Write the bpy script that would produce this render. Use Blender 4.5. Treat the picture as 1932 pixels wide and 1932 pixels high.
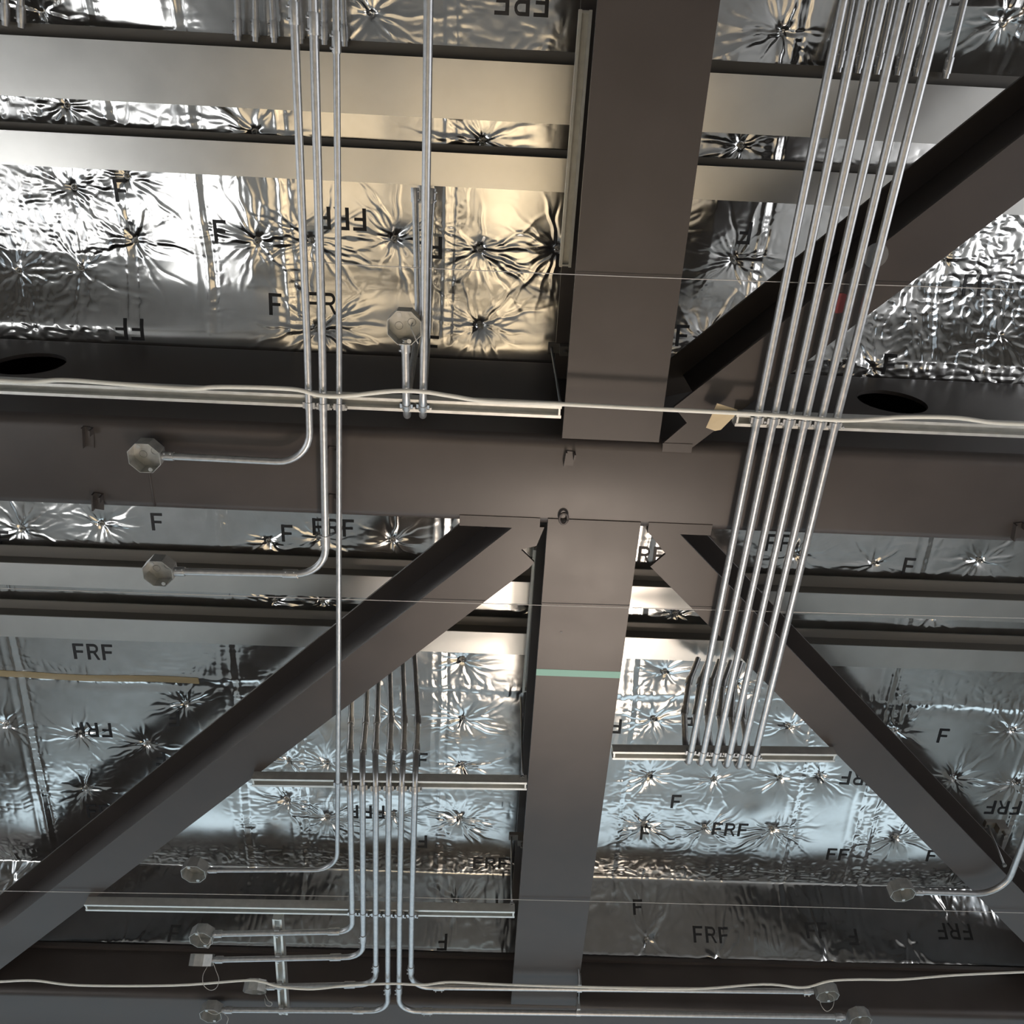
import bpy, bmesh, math, random
import numpy as np
from mathutils import Vector, Matrix

for _o in list(bpy.data.objects):
    bpy.data.objects.remove(_o)
sc = bpy.context.scene
C = sc.collection

# ------------------------------------------------------------------ camera
cd = bpy.data.cameras.new('camera')
cam = bpy.data.objects.new('camera', cd); C.objects.link(cam)
_R = [[0.998862, -0.039799, -0.026271], [-0.047458, -0.883623, -0.465788], [-0.004676, 0.466505, -0.884506]]
cam.matrix_world = Matrix.Translation((0, 0, 1.6)) @ Matrix(_R).to_4x4()
cd.sensor_width = 36.0
cd.lens = 36.0 * 1600 / 1932
cd.clip_start = 0.05
sc.camera = cam

# ------------------------------------------------------------------ exposure, world, daylight, lamps
sc.view_settings.view_transform = 'Standard'
sc.view_settings.look = 'None'
sc.view_settings.gamma = 1.0
sc.view_settings.use_curve_mapping = False
sc.view_settings.exposure = 0.0
w = bpy.data.worlds.new('world'); sc.world = w; w.use_nodes = True
w.node_tree.nodes['Background'].inputs[0].default_value = (0.62, 0.72, 0.80, 1)
w.node_tree.nodes['Background'].inputs[1].default_value = 0.5

def area(name, loc, direction, sx, sy, color, radiance):
    l = bpy.data.lights.new(name, 'AREA'); l.shape = 'RECTANGLE'; l.size = sx; l.size_y = sy
    l.color = color; l.energy = radiance * math.pi * sx * sy
    o = bpy.data.objects.new(name, l); C.objects.link(o); o.location = loc
    o.rotation_euler = Vector(direction).to_track_quat('-Z', 'Y').to_euler()
    return o

def spot(name, loc, target, angle, blend, color, watts, radius=0.06):
    l = bpy.data.lights.new(name, 'SPOT'); l.spot_size = math.radians(angle); l.spot_blend = blend
    l.color = color; l.energy = watts; l.shadow_soft_size = radius
    o = bpy.data.objects.new(name, l); C.objects.link(o); o.location = loc
    o.rotation_euler = (Vector(target) - Vector(loc)).to_track_quat('-Z', 'Y').to_euler()
    return o

# daylight through the windows of the hall
area('window_daylight_front', (0.4, 6.44, 1.62), (0, -1, 0), 10.6, 3.0, (0.68, 0.87, 0.97), 0.72)
area('window_daylight_left', (-5.94, 1.2, 2.2), (1, 0, 0), 2.0, 6.0, (0.95, 0.97, 1.0), 1.5)
area('window_daylight_right', (5.94, 0.4, 2.2), (-1, 0, 0), 2.0, 5.0, (0.97, 0.97, 1.0), 3.0)
# added unseen spots: floor pools for the foil to reflect, one aimed up
spot('added_spot', (-0.8, 1.15, 3.6), (-0.8, 1.15, 0), 40, 0.3, (1.0, 0.76, 0.46), 780)
spot('added_spot', (0.9, 1.15, 3.6), (0.9, 1.15, 0), 40, 0.3, (1.0, 0.76, 0.46), 830)
spot('added_spot', (0.85, 4.15, 2.9), (0.85, 4.15, 0), 44, 0.35, (1.0, 0.84, 0.70), 1900)
spot('added_spot', (0.75, 3.6, 0.9), (0.35, 1.15, 4.1), 50, 0.9, (1.0, 0.82, 0.68), 270, 0.22)  # added, aimed up to warm the steel near the centre
spot('added_spot', (-4.5, 1.75, 3.4), (-4.5, 1.75, 0), 36, 0.3, (0.97, 0.98, 1.0), 2600)  # added cool pool to whiten the foil at upper left

# ------------------------------------------------------------------ materials
def principled(name, col, rough=0.5, metal=0.0, spec=0.5):
    m = bpy.data.materials.new(name); m.use_nodes = True
    b = m.node_tree.nodes['Principled BSDF']
    b.inputs['Base Color'].default_value = (*col, 1); b.inputs['Roughness'].default_value = rough
    b.inputs['Metallic'].default_value = metal
    b.inputs['Specular IOR Level'].default_value = spec
    return m

def vary(m, c1, c2, scale, rough=None, stretch=(1, 1, 1), bump=0.0, detail=4):
    nt = m.node_tree; b = nt.nodes['Principled BSDF']
    tc = nt.nodes.new('ShaderNodeTexCoord'); mp = nt.nodes.new('ShaderNodeMapping')
    mp.inputs['Scale'].default_value = stretch
    n = nt.nodes.new('ShaderNodeTexNoise'); n.inputs['Scale'].default_value = scale; n.inputs['Detail'].default_value = detail
    r = nt.nodes.new('ShaderNodeValToRGB')
    r.color_ramp.elements[0].position = 0.3; r.color_ramp.elements[1].position = 0.7
    r.color_ramp.elements[0].color = (*c1, 1); r.color_ramp.elements[1].color = (*c2, 1)
    nt.links.new(tc.outputs['Object'], mp.inputs[0]); nt.links.new(mp.outputs[0], n.inputs['Vector'])
    nt.links.new(n.outputs['Fac'], r.inputs[0]); nt.links.new(r.outputs[0], b.inputs['Base Color'])
    if rough:
        q = nt.nodes.new('ShaderNodeMapRange'); q.inputs[3].default_value = rough[0]; q.inputs[4].default_value = rough[1]
        nt.links.new(n.outputs['Fac'], q.inputs[0]); nt.links.new(q.outputs[0], b.inputs['Roughness'])
    if bump:
        bp = nt.nodes.new('ShaderNodeBump'); bp.inputs['Strength'].default_value = bump; bp.inputs['Distance'].default_value = 0.002
        nt.links.new(n.outputs['Fac'], bp.inputs['Height']); nt.links.new(bp.outputs[0], b.inputs['Normal'])
    return m

M_foil = vary(principled('foil', (0.9, 0.9, 0.89), 0.12, 1.0), (0.80, 0.79, 0.77), (0.90, 0.90, 0.89), 14, (0.10, 0.20), bump=0.12)
M_ink = principled('stamp_ink', (0.02, 0.02, 0.022), 0.5)
M_steel = vary(principled('painted_steel', (0.06, 0.05, 0.046), 0.42, 0, 0.45), (0.056, 0.047, 0.044), (0.068, 0.057, 0.053), 5, (0.36, 0.48))
M_joist_shade_clamp = principled('joist_shade_clamp_steel', (0.15, 0.14, 0.125), 0.5)  # joist sides: dark reflection painted in; beam clamps use it as steel
M_galv_sheet = vary(principled('galvanized_sheet', (0.8, 0.8, 0.78), 0.3, 1.0), (0.80, 0.79, 0.76), (0.85, 0.84, 0.81), 9, (0.26, 0.34))
M_conduit = vary(principled('galvanized_conduit', (0.6, 0.6, 0.6), 0.38, 0.85), (0.50, 0.51, 0.52), (0.62, 0.63, 0.64), 60, (0.30, 0.45))
M_strut = vary(principled('galvanized_strut', (0.6, 0.6, 0.58), 0.4, 0.7), (0.66, 0.66, 0.63), (0.78, 0.78, 0.75), 30, (0.35, 0.5))
M_box = vary(principled('pressed_steel_box', (0.6, 0.6, 0.58), 0.4, 0.7), (0.42, 0.43, 0.42), (0.58, 0.58, 0.56), 40, (0.35, 0.5))
M_cable = principled('white_cable', (0.88, 0.87, 0.80), 0.5)
M_string = principled('pale_string', (0.62, 0.60, 0.58), 0.6)
M_paper = principled('manila_paper', (0.62, 0.50, 0.32), 0.7)
M_teal = principled('teal_tape', (0.20, 0.42, 0.36), 0.5)
M_red = principled('red_reflection', (0.25, 0.05, 0.05), 0.5)  # red glint on the glossy brace, painted as a disc
M_grey = principled('grey_reflection', (0.16, 0.16, 0.16), 0.6)  # painted reflection on the brace; also the rivet's grey
M_pin = principled('pin_steel', (0.55, 0.54, 0.52), 0.35, 0.9)
M_rod = principled('rod_steel', (0.40, 0.41, 0.42), 0.4, 0.8)
M_wire = principled('pull_wire', (0.60, 0.59, 0.56), 0.45)
M_black = principled('black_iron', (0.02, 0.02, 0.02), 0.5)
M_floor = vary(principled('concrete_floor', (0.3, 0.28, 0.25), 0.75), (0.48, 0.475, 0.46), (0.57, 0.565, 0.55), 1.5)
M_wall = vary(principled('plaster_wall', (0.3, 0.27, 0.24), 0.8), (0.20, 0.18, 0.16), (0.26, 0.23, 0.20), 2.0)
M_frame = principled('window_frame_paint', (0.10, 0.10, 0.10), 0.5)

# ------------------------------------------------------------------ helpers
def mesh_obj(name, verts, faces, mat, parent=None, smooth=False):
    me = bpy.data.meshes.new(name); me.from_pydata([tuple(v) for v in verts], [], faces)
    bm = bmesh.new(); bm.from_mesh(me); bmesh.ops.recalc_face_normals(bm, faces=bm.faces); bm.to_mesh(me); bm.free()
    if mat: me.materials.append(mat)
    if smooth:
        me.polygons.foreach_set('use_smooth', [True] * len(me.polygons))
    o = bpy.data.objects.new(name, me); C.objects.link(o)
    if parent: put(o, parent)
    return o

def put(o, parent):
    o.parent = parent
    o.matrix_parent_inverse = Matrix.Translation(parent.location).inverted()

def thing(name, loc, label, cat, group=None):
    o = bpy.data.objects.new(name, None); C.objects.link(o); o.location = loc; o.empty_display_size = 0.1
    o['label'] = label; o['category'] = cat
    if group: o['group'] = group
    return o

def tag(o, label, cat, group=None):
    o['label'] = label; o['category'] = cat
    if group: o['group'] = group
    return o

class MB:
    def __init__(s): s.v = []; s.f = []
    def add(s, vs, fs):
        n = len(s.v); s.v += [tuple(v) for v in vs]; s.f += [[i + n for i in f] for f in fs]; return s
    def box(s, x0, x1, y0, y1, z0, z1):
        return s.add([(x, y, z) for z in (z0, z1) for y in (y0, y1) for x in (x0, x1)],
                     [(0, 1, 3, 2), (4, 6, 7, 5), (0, 4, 5, 1), (2, 3, 7, 6), (0, 2, 6, 4), (1, 5, 7, 3)])
    def prism(s, poly, z0, z1):
        n = len(poly)
        vs = [(p[0], p[1], z0) for p in poly] + [(p[0], p[1], z1) for p in poly]
        fs = [list(range(n))[::-1], list(range(n, 2 * n))] + [(i, (i + 1) % n, n + (i + 1) % n, n + i) for i in range(n)]
        return s.add(vs, fs)
    def tube(s, pts, r, seg=12, cap=True):
        pts = [Vector(p) for p in pts]; rings = []
        t = (pts[1] - pts[0]).normalized()
        a = t.orthogonal().normalized()
        for i, p in enumerate(pts):
            if i == 0: t2 = (pts[1] - pts[0]).normalized()
            elif i == len(pts) - 1: t2 = (pts[-1] - pts[-2]).normalized()
            else: t2 = ((pts[i + 1] - p).normalized() + (p - pts[i - 1]).normalized()).normalized()
            a = (a - t2 * a.dot(t2)).normalized(); b = t2.cross(a)
            rr = r[i] if isinstance(r, (list, tuple)) else r
            rings.append([p + (a * math.cos(k * 2 * math.pi / seg) + b * math.sin(k * 2 * math.pi / seg)) * rr for k in range(seg)])
        vs = [v for q in rings for v in q]; fs = []
        for i in range(len(rings) - 1):
            for k in range(seg):
                fs.append((i * seg + k, i * seg + (k + 1) % seg, (i + 1) * seg + (k + 1) % seg, (i + 1) * seg + k))
        if cap:
            fs.append(list(range(seg))[::-1]); fs.append([len(vs) - seg + k for k in range(seg)])
        return s.add(vs, fs)
    def obj(s, name, mat, parent=None, smooth=False):
        return mesh_obj(name, s.v, s.f, mat, parent, smooth)

def autosmooth(o, deg=40):
    me = o.data
    bm = bmesh.new(); bm.from_mesh(me)
    for f in bm.faces: f.smooth = True
    for e in bm.edges:
        if len(e.link_faces) != 2 or e.calc_face_angle(0) > math.radians(deg): e.smooth = False
    bm.to_mesh(me); bm.free()
    return o

def fillet(pts, r=0.11, n=8):
    pts = [Vector(p) for p in pts]; out = [pts[0]]
    for i in range(1, len(pts) - 1):
        a, p, b = pts[i - 1], pts[i], pts[i + 1]
        u = (a - p); v = (b - p); lu, lv = u.length, v.length; u.normalize(); v.normalize()
        ang = u.angle(v)
        if ang > math.radians(176): out.append(p); continue
        d = min(r / math.tan(ang / 2), lu * 0.48, lv * 0.48); rr = d * math.tan(ang / 2)
        bis = (u + v).normalized(); c = p + bis * (rr / math.sin(ang / 2))
        s = p + u * d - c; e = p + v * d - c; tot = s.angle(e)
        for k in range(n + 1):
            t = k / n
            out.append(c + (s * math.sin((1 - t) * tot) + e * math.sin(t * tot)) / math.sin(tot))
    out.append(pts[-1]); return out

def smooth_path(pts, n=6):
    P = [Vector(p) for p in pts]; P = [P[0] * 2 - P[1]] + P + [P[-1] * 2 - P[-2]]; out = []
    for i in range(1, len(P) - 2):
        for k in range(n):
            t = k / n
            out.append(0.5 * ((2 * P[i]) + (-P[i - 1] + P[i + 1]) * t + (2 * P[i - 1] - 5 * P[i] + 4 * P[i + 1] - P[i + 2]) * t * t
                              + (-P[i - 1] + 3 * P[i] - 3 * P[i + 1] + P[i + 2]) * t ** 3))
    out.append(P[-2]); return out

# ------------------------------------------------------------------ setting: room shell
ZC = 4.93            # underside of the foil-faced insulation
def struct(o): o['kind'] = 'structure'; return o
struct(MB().box(-6.2, 6.2, -5.2, 6.7, -0.15, 0.0).obj('floor', M_floor))
def wall(name, axis, c0, c1, a0, a1, holes):
    m = MB()
    def b(p0, p1, z0, z1):
        if axis == 'x': m.box(c0, c1, p0, p1, z0, z1)
        else: m.box(p0, p1, c0, c1, z0, z1)
    if holes is None: b(a0, a1, 0, 5.2)
    else:
        h0, h1, z0, z1 = holes
        b(a0, h0, 0, 5.2); b(h1, a1, 0, 5.2); b(h0, h1, z1, 5.2)
        if z0 > 0.001: b(h0, h1, 0, z0)
    return struct(m.obj(name, M_wall))
wall('wall_left', 'x', -6.2, -6.0, -5.0, 6.5, (-1.9, 4.3, 1.2, 3.25))
wall('wall_right', 'x', 6.0, 6.2, -5.0, 6.5, (-2.2, 3.0, 1.2, 3.25))
wall('wall_front', 'y', 6.5, 6.7, -6.2, 6.2, (-5.0, 5.8, 0.1, 3.2))
wall('wall_back', 'y', -5.2, -5.0, -6.2, 6.2, None)
def window(name, axis, c, a0, a1, z0, z1, n):
    m = MB()
    def b(p0, p1, q0, q1):
        if axis == 'x': m.box(c - 0.03, c + 0.03, p0, p1, q0, q1)
        else: m.box(p0, p1, c - 0.03, c + 0.03, q0, q1)
    b(a0, a1, z0, z0 + 0.06); b(a0, a1, z1 - 0.06, z1)
    for i in range(n + 1):
        x = a0 + 0.03 + (a1 - a0 - 0.06) * i / n; b(x - 0.03, x + 0.03, z0, z1)
    return struct(m.obj(name, M_frame))
window('window_1', 'y', 6.6, -5.0, 5.8, 0.1, 3.2, 6)
window('window_2', 'x', -6.1, -1.9, 4.3, 1.2, 3.25, 4)
window('window_3', 'x', 6.1, -2.2, 3.0, 1.2, 3.25, 4)

# ------------------------------------------------------------------ setting: foil-faced ceiling with dimples, creases and stamps
PINS = [(-1.6138, 0.4851, 4.9300), (-1.4001, 0.4330, 4.9300), (-1.4053, 0.6689, 4.9300), (-1.8826, 0.8062, 4.9300), (-1.6357, 0.7826, 4.9300), (-0.9246, 0.6367, 4.9300), (-0.7179, 0.6271, 4.9300), (-0.4045, 0.6066, 4.9300), (-0.0760, 0.6304, 4.9300),
        (0.2189, 0.6127, 4.9300), (-0.0695, 0.9172, 4.9300), (-0.7114, 0.9597, 4.9300), (0.8993, 0.6206, 4.9300), (1.7615, 0.6005, 4.9300), (-1.5810, 0.2044, 4.9300), (-0.8972, 0.2579, 4.9300), (-0.0797, 0.2508, 4.9300), (0.8597, 0.2189, 4.9300),
        (-0.9803, 1.9301, 4.8743), (-0.4279, 1.8991, 4.8776), (-0.7471, 1.9023, 4.8773), (1.7487, 1.9192, 4.8755), (-0.9691, 2.2252, 4.8434), (-0.7517, 2.2189, 4.8440), (0.8788, 2.2118, 4.8448), (0.2408, 2.1833, 4.8478), (2.0736, 2.1625, 4.8499),
        (-0.1018, 2.4976, 4.8147), (0.8656, 2.5254, 4.8118), (-0.0910, 2.8244, 4.7804), (0.8388, 2.7906, 4.7840), (-1.4250, 2.7955, 4.7835), (-1.9561, 2.9875, 4.7633), (-2.3068, 2.9520, 4.7670), (-1.6395, 3.0405, 4.7577), (-1.9768, 3.3202, 4.7284),
        (-0.7556, 3.1170, 4.7497), (-0.9465, 3.1084, 4.7506), (-0.4347, 3.1045, 4.7510), (-0.0865, 3.1071, 4.7508), (0.8552, 3.1355, 4.7478), (1.1835, 3.1391, 4.7474), (1.5176, 3.1197, 4.7494), (1.7198, 3.1020, 4.7513), (1.5129, 2.8071, 4.7823),
        (-0.9729, 3.3645, 4.7237), (-0.7699, 3.4580, 4.7139), (-0.4312, 3.4281, 4.7170), (-0.0891, 3.4389, 4.7159), (0.8614, 3.4476, 4.7150), (1.1794, 3.4528, 4.7145), (1.5337, 3.4498, 4.7148), (2.1936, 3.4844, 4.7111), (2.4012, 3.0921, 4.7523),
        (2.7188, 3.1062, 4.7508), (2.6188, 2.7884, 4.7842), (-0.4331, 2.8165, 4.7813), (1.2158, 2.5702, 4.8071), (2.0409, 2.8112, 4.7818), (-2.0576, 1.9122, 4.8762), (-1.7062, 1.8720, 4.8804), (2.2274, 1.8859, 4.8790), (1.3813, 1.8953, 4.8780),
        (0.8352, 0.9357, 4.9300), (1.1374, 0.8358, 4.9300), (1.5221, 1.0145, 4.9300), (2.0497, 0.8797, 4.9300), (-2.1265, 0.6638, 4.9300), (2.2621, 0.5174, 4.9300), (-1.6117, -0.0853, 4.9300), (-0.4686, -0.1321, 4.9300), (0.9423, -0.1446, 4.9300), (1.6952, -0.2120, 4.9300)]
SKIRT_PINS = [(-0.0938, 3.8680, 4.8000), (-0.7842, 4.0270, 4.8300), (0.8927, 3.9398, 4.8300), (1.2545, 3.9766, 4.8300), (1.8202, 3.9617, 4.8300), (2.2643, 3.9345, 4.8300), (2.5083, 3.8594, 4.8300), (-2.3856, 3.8402, 4.8000), (-1.7450, 4.0157, 4.8300)]
SEAMS_X = [(-1.13, -2, 1.0), (-1.44, -2, 1.0), (-0.817, -2, 1.0), (-0.21, -2, 1.0), (0.986, -2, 1.0), (1.75, -2, 1.0), (-2.05, -2, 1.0),
           (-0.20, 1.4, 3.9), (1.62, 2.6, 3.9), (1.96, 1.4, 3.9), (2.04, 2.6, 3.9), (-0.90, 2.9, 3.9), (-1.19, 1.4, 3.9), (-2.20, 1.4, 3.9), (0.72, 1.4, 3.9), (2.75, 1.4, 3.9)]
SEAMS_Y = [(2.645, -4, 4), (-0.62, -4, 4), (0.98, 0.6, 4)]

rng = np.random.default_rng(7)
GX0, GX1, GY0, GY1, GS = -3.15, 3.5, -0.85, 3.974, 0.0046
xs = np.arange(GX0, GX1 + GS / 2, GS); ys = np.arange(GY0, GY1 + GS / 2, GS)
NX, NY = len(xs), len(ys)
XX, YY = np.meshgrid(xs, ys)

def vnoise(x, y, seed):
    r = np.random.default_rng(seed); T = r.random((128, 128))
    xi = np.floor(x).astype(int); yi = np.floor(y).astype(int); fx = x - xi; fy = y - yi
    fx = fx * fx * fx * (fx * (fx * 6 - 15) + 10); fy = fy * fy * fy * (fy * (fy * 6 - 15) + 10)
    a = T[yi % 128, xi % 128]; b = T[yi % 128, (xi + 1) % 128]; c = T[(yi + 1) % 128, xi % 128]; d = T[(yi + 1) % 128, (xi + 1) % 128]
    return (a * (1 - fx) + b * fx) * (1 - fy) + (c * (1 - fx) + d * fx) * fy - 0.5

# broad shape: level bay, then a bay falling away from the main girder; skirts turned down against the two girders
ROOF = lambda y: -0.105 * np.clip(y - 1.4, 0, None)
Z = ROOF(YY)
sk = np.clip((YY - 3.79) / 0.184, 0, 1); Z -= 0.30 * sk ** 1.1
s2 = np.clip((YY + 0.03 * vnoise(XX * 3, YY * 2, 21) - 0.80) / 0.24, 0, 1) * (YY < 1.3); Z -= 0.035 * s2 * s2 * (3 - 2 * s2)
# pillows
Z += 0.008 * vnoise(XX * 2.3, YY * 2.6, 1) + 0.003 * vnoise(XX * 5.1, YY * 5.7, 2)
upper = (YY < 1.25)
Z += np.where(upper, 0.016 * vnoise(XX * 2.1 + 9, YY * 1.2, 3), 0)
Z += 0.10 * np.clip(-XX - 0.95, 0, None) * upper * np.clip((YY + 0.25) / 0.2, 0, 1) * np.clip((0.98 - YY) / 0.25, 0, 1)
Z += 0.10 * np.clip(XX - 0.80, 0, None) * upper * np.clip((YY + 0.25) / 0.2, 0, 1) * np.clip((0.98 - YY) / 0.3, 0, 1)
# crinkles, patchy
mask = np.clip(vnoise(XX * 2.7, YY * 2.7, 4) * 3.0 + 0.25, 0, 1)
wx = XX + 0.05 * vnoise(XX * 9, YY * 9, 5); wy = YY + 0.05 * vnoise(XX * 9 + 40, YY * 9, 6)
rid = 1 - np.abs(vnoise(wx * 22, wy * 40, 8)) * 4
Z += 0.0004 * mask * rid + 0.0002 * vnoise(XX * 60, YY * 60, 9) * mask
# heavier crumpling at the right of the upper bay and along skirts
m2 = np.clip((XX - 1.2) / 0.4, 0, 1) * upper * np.clip((YY - 0.25) / 0.2, 0, 1) + 0.45 * np.clip((YY - 3.6) / 0.12, 0, 1) + 0.5 * np.clip((-XX - 1.45) / 0.2, 0, 1) * upper
Z += m2 * (0.0022 * (1 - np.abs(vnoise(wx * 34 + 7, wy * 42, 10)) * 4) + 0.0010 * vnoise(XX * 55, YY * 55, 11))

def window_idx(x, y, R):
    i0 = max(int((x - R - GX0) / GS), 0); i1 = min(int((x + R - GX0) / GS) + 1, NX)
    j0 = max(int((y - R - GY0) / GS), 0); j1 = min(int((y + R - GY0) / GS) + 1, NY)
    return i0, i1, j0, j1

def dimple(x, y, depth, nr, amp, stretch):
    R = 0.30
    i0, i1, j0, j1 = window_idx(x, y, R)
    if i1 <= i0 or j1 <= j0: return
    dx = XX[j0:j1, i0:i1] - x; dy = YY[j0:j1, i0:i1] - y
    r = np.hypot(dx, dy) + 1e-6
    dz = depth * np.exp(-r / 0.016) + depth * 0.22 * np.exp(-(r / 0.08) ** 2)
    for k in range(nr):
        th = rng.random() * 2 * math.pi
        if rng.random() < 0.45: th = (0 if rng.random() < 0.5 else math.pi) + rng.normal() * 0.35
        L = stretch * (0.05 + 0.15 * rng.random() ** 1.3); wd = 0.0040 + 0.0025 * rng.random()
        c, s = math.cos(th), math.sin(th)
        u = dx * c + dy * s; v = -dx * s + dy * c + rng.normal() * 0.9 * u * u + 0.004 * np.sin(u * 60 + rng.random() * 6)
        a = amp * (0.5 + rng.random()) * (1 if rng.random() < 0.75 else -1)
        dz -= a * np.where(u > 0, np.exp(-(v / (wd + 0.012 * np.abs(u))) ** 2) * (1 - np.exp(-(u / 0.012) ** 2)) * np.exp(-(u / L) ** 4), 0)
    Z[j0:j1, i0:i1] += dz

for p in PINS:
    dimple(p[0], p[1], 0.014 + 0.010 * rng.random(), int(38 + rng.random() * 14), 0.0013, 1.0 if p[1] > 1.2 else 1.4)
for p in SKIRT_PINS:
    dimple(p[0], p[1], 0.010, 40, 0.0016, 1.0)
for (x0, y0, y1) in SEAMS_X:
    on = np.clip((YY - y0) / 0.05, 0, 1) * np.clip((y1 - YY) / 0.05, 0, 1)
    d = XX - x0 - 0.012 * vnoise(YY * 4, XX * 0 + x0 * 7, 12)
    Z += on * (-0.0022 * np.exp(-(d / 0.009) ** 2) + 0.0018 * np.exp(-((d - 0.028) / 0.008) ** 2) - 0.001 * np.exp(-((d + 0.045) / 0.012) ** 2))
    near = np.exp(-((d - 0.03) / 0.05) ** 2) * on
    Z += near * 0.0008 * (1 - np.abs(vnoise(wx * 30, wy * 38, 13)) * 4)
for (y0, x0, x1) in SEAMS_Y:
    on = np.clip((XX - x0) / 0.05, 0, 1) * np.clip((x1 - XX) / 0.05, 0, 1)
    d = YY - y0 - 0.020 * vnoise(XX * 3, YY * 0 + y0 * 5, 14) - 0.010 * vnoise(XX * 11, YY * 6, 22)
    Z += on * (0.6 + vnoise(XX * 2, YY, 23)) * (-0.003 * np.exp(-(d / 0.014) ** 2) + 0.004 * np.exp(-((d - 0.04) / 0.022) ** 2))
    Z += np.exp(-(d / 0.06) ** 2) * on * 0.0010 * (1 - np.abs(vnoise(wx * 36, wy * 26, 15)) * 4)
ZW = ZC + Z

def foil_z(x, y):
    i = np.clip((np.asarray(x) - GX0) / GS, 0, NX - 1.001); j = np.clip((np.asarray(y) - GY0) / GS, 0, NY - 1.001)
    i0 = i.astype(int); j0 = j.astype(int); fx = i - i0; fy = j - j0
    return (ZW[j0, i0] * (1 - fx) + ZW[j0, i0 + 1] * fx) * (1 - fy) + (ZW[j0 + 1, i0] * (1 - fx) + ZW[j0 + 1, i0 + 1] * fx) * fy

# stamped letters, laid on the foil surface
def stroke(poly_fn, nu, nv, out):
    g = [[poly_fn(a / nu, b / nv) for b in range(nv + 1)] for a in range(nu + 1)]
    out.append((g, nu, nv))
def rect(x0, x1, y0, y1):
    return (lambda a, b: (x0 + (x1 - x0) * a, y0 + (y1 - y0) * b)), max(1, int((x1 - x0) * 10)), max(1, int((y1 - y0) * 10))
def glyph(ch):
    o = []
    stroke(*rect(0, 0.17, 0, 1), o)
    if ch == 'F':
        stroke(*rect(0.17, 0.64, 0.85, 1.0), o); stroke(*rect(0.17, 0.57, 0.42, 0.56), o)
    else:
        stroke(*rect(0.17, 0.42, 0.85, 1.0), o); stroke(*rect(0.17, 0.42, 0.42, 0.56), o)
        def bowl(a, b):
            t = math.pi / 2 - math.pi * a; r = 0.14 + 0.15 * b
            return (0.42 + r * 0.85 * math.cos(t), 0.71 + r * math.sin(t))
        stroke(bowl, 8, 1, o)
        stroke(lambda a, b: (0.36 + 0.14 * a + 0.22 * (1 - b), 0.42 * b), 1, 5, o)
    return o
STAMPS = [('FRF', (-1.8286, 2.5191, 4.8125), 0), ('FRF', (-0.5977, 0.5406, 4.9300), 180), ('FRF', (-1.8880, 2.9570, 4.7665), 180), ('FRF', (1.3088, 3.4479, 4.7150), 0), ('FRF', (-0.6890, 1.8440, 4.8834), 0),
          ('F', (-0.8934, 1.8805, 4.8795), 0), ('F', (-1.4588, 1.8465, 4.8831), 0), ('F', (-2.1448, 1.9640, 4.8708), 0), ('F', (-1.4301, 0.4857, 4.9300), 0), ('F', (-1.0630, 0.6083, 4.9300), 0), ('F', (-0.2457, 0.6285, 4.9300), 180),
          ('F', (0.9271, 0.5230, 4.9300), 180), ('F', (-0.8719, 0.8720, 4.9300), 0), ('FR', (-0.6953, 0.8618, 4.9300), 0), ('FF', (-1.4468, 0.9915, 4.9300), 180), ('FRF', (0.0406, -0.1888, 4.9300), 180), ('FF', (1.9221, 0.6947, 4.9300), 0),
          ('F', (1.5874, 0.9958, 4.9300), 0), ('FF', (1.2936, 1.8315, 4.8847), 0), ('F', (1.9046, 1.9206, 4.8753), 0), ('F', (-1.4891, 2.8798, 4.7746), 180), ('F', (-1.5780, 3.1171, 4.7497), 180), ('FF', (-1.9285, 3.4513, 4.7146), 0),
          ('F', (-0.2849, 3.0699, 4.7547), 0), ('FRF', (-0.5661, 3.4061, 4.7194), 180), ('F', (-0.2809, 3.5879, 4.7003), 180), ('F', (1.0066, 3.2787, 4.7327), 0), ('F', (0.8716, 3.4922, 4.7103), 0),
          ('FRF', (1.9138, 3.0978, 4.7517), 180), ('FRF', (2.6982, 3.2545, 4.7353), 180), ('F', (0.6611, 2.8346, 4.7794), 180), ('F', (2.2804, 2.8268, 4.7802), 0), ('FRF', (0.6997, 1.9161, 4.8758), 0), ('F', (0.7364, 0.9186, 4.9300), 0),
          ('F', (-0.2543, 1.0034, 4.9300), 0), ('F', (1.0116, 2.7776, 4.7854), 180)]
SKIRT_STAMPS = [('FRF', (1.2275, 3.9225, 4.4629), 0), ('FF', (1.7873, 3.9064, 4.4892), 0), ('FRF', (2.5193, 3.9011, 4.4979), 180), ('F', (1.9732, 3.9183, 4.4697), 180), ('F', (-1.5067, 3.9519, 4.4151), 0), ('F', (-0.1533, 3.9551, 4.4098), 180), ('F', (0.8556, 3.8647, 4.5573), 0),
                ('FRF', (0.0765, 3.7161, 4.6868), 0), ('FF', (1.9003, 3.5909, 4.7000), 0), ('F', (2.3986, 3.5795, 4.7012), 0)]
lv, lf = [], []
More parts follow.
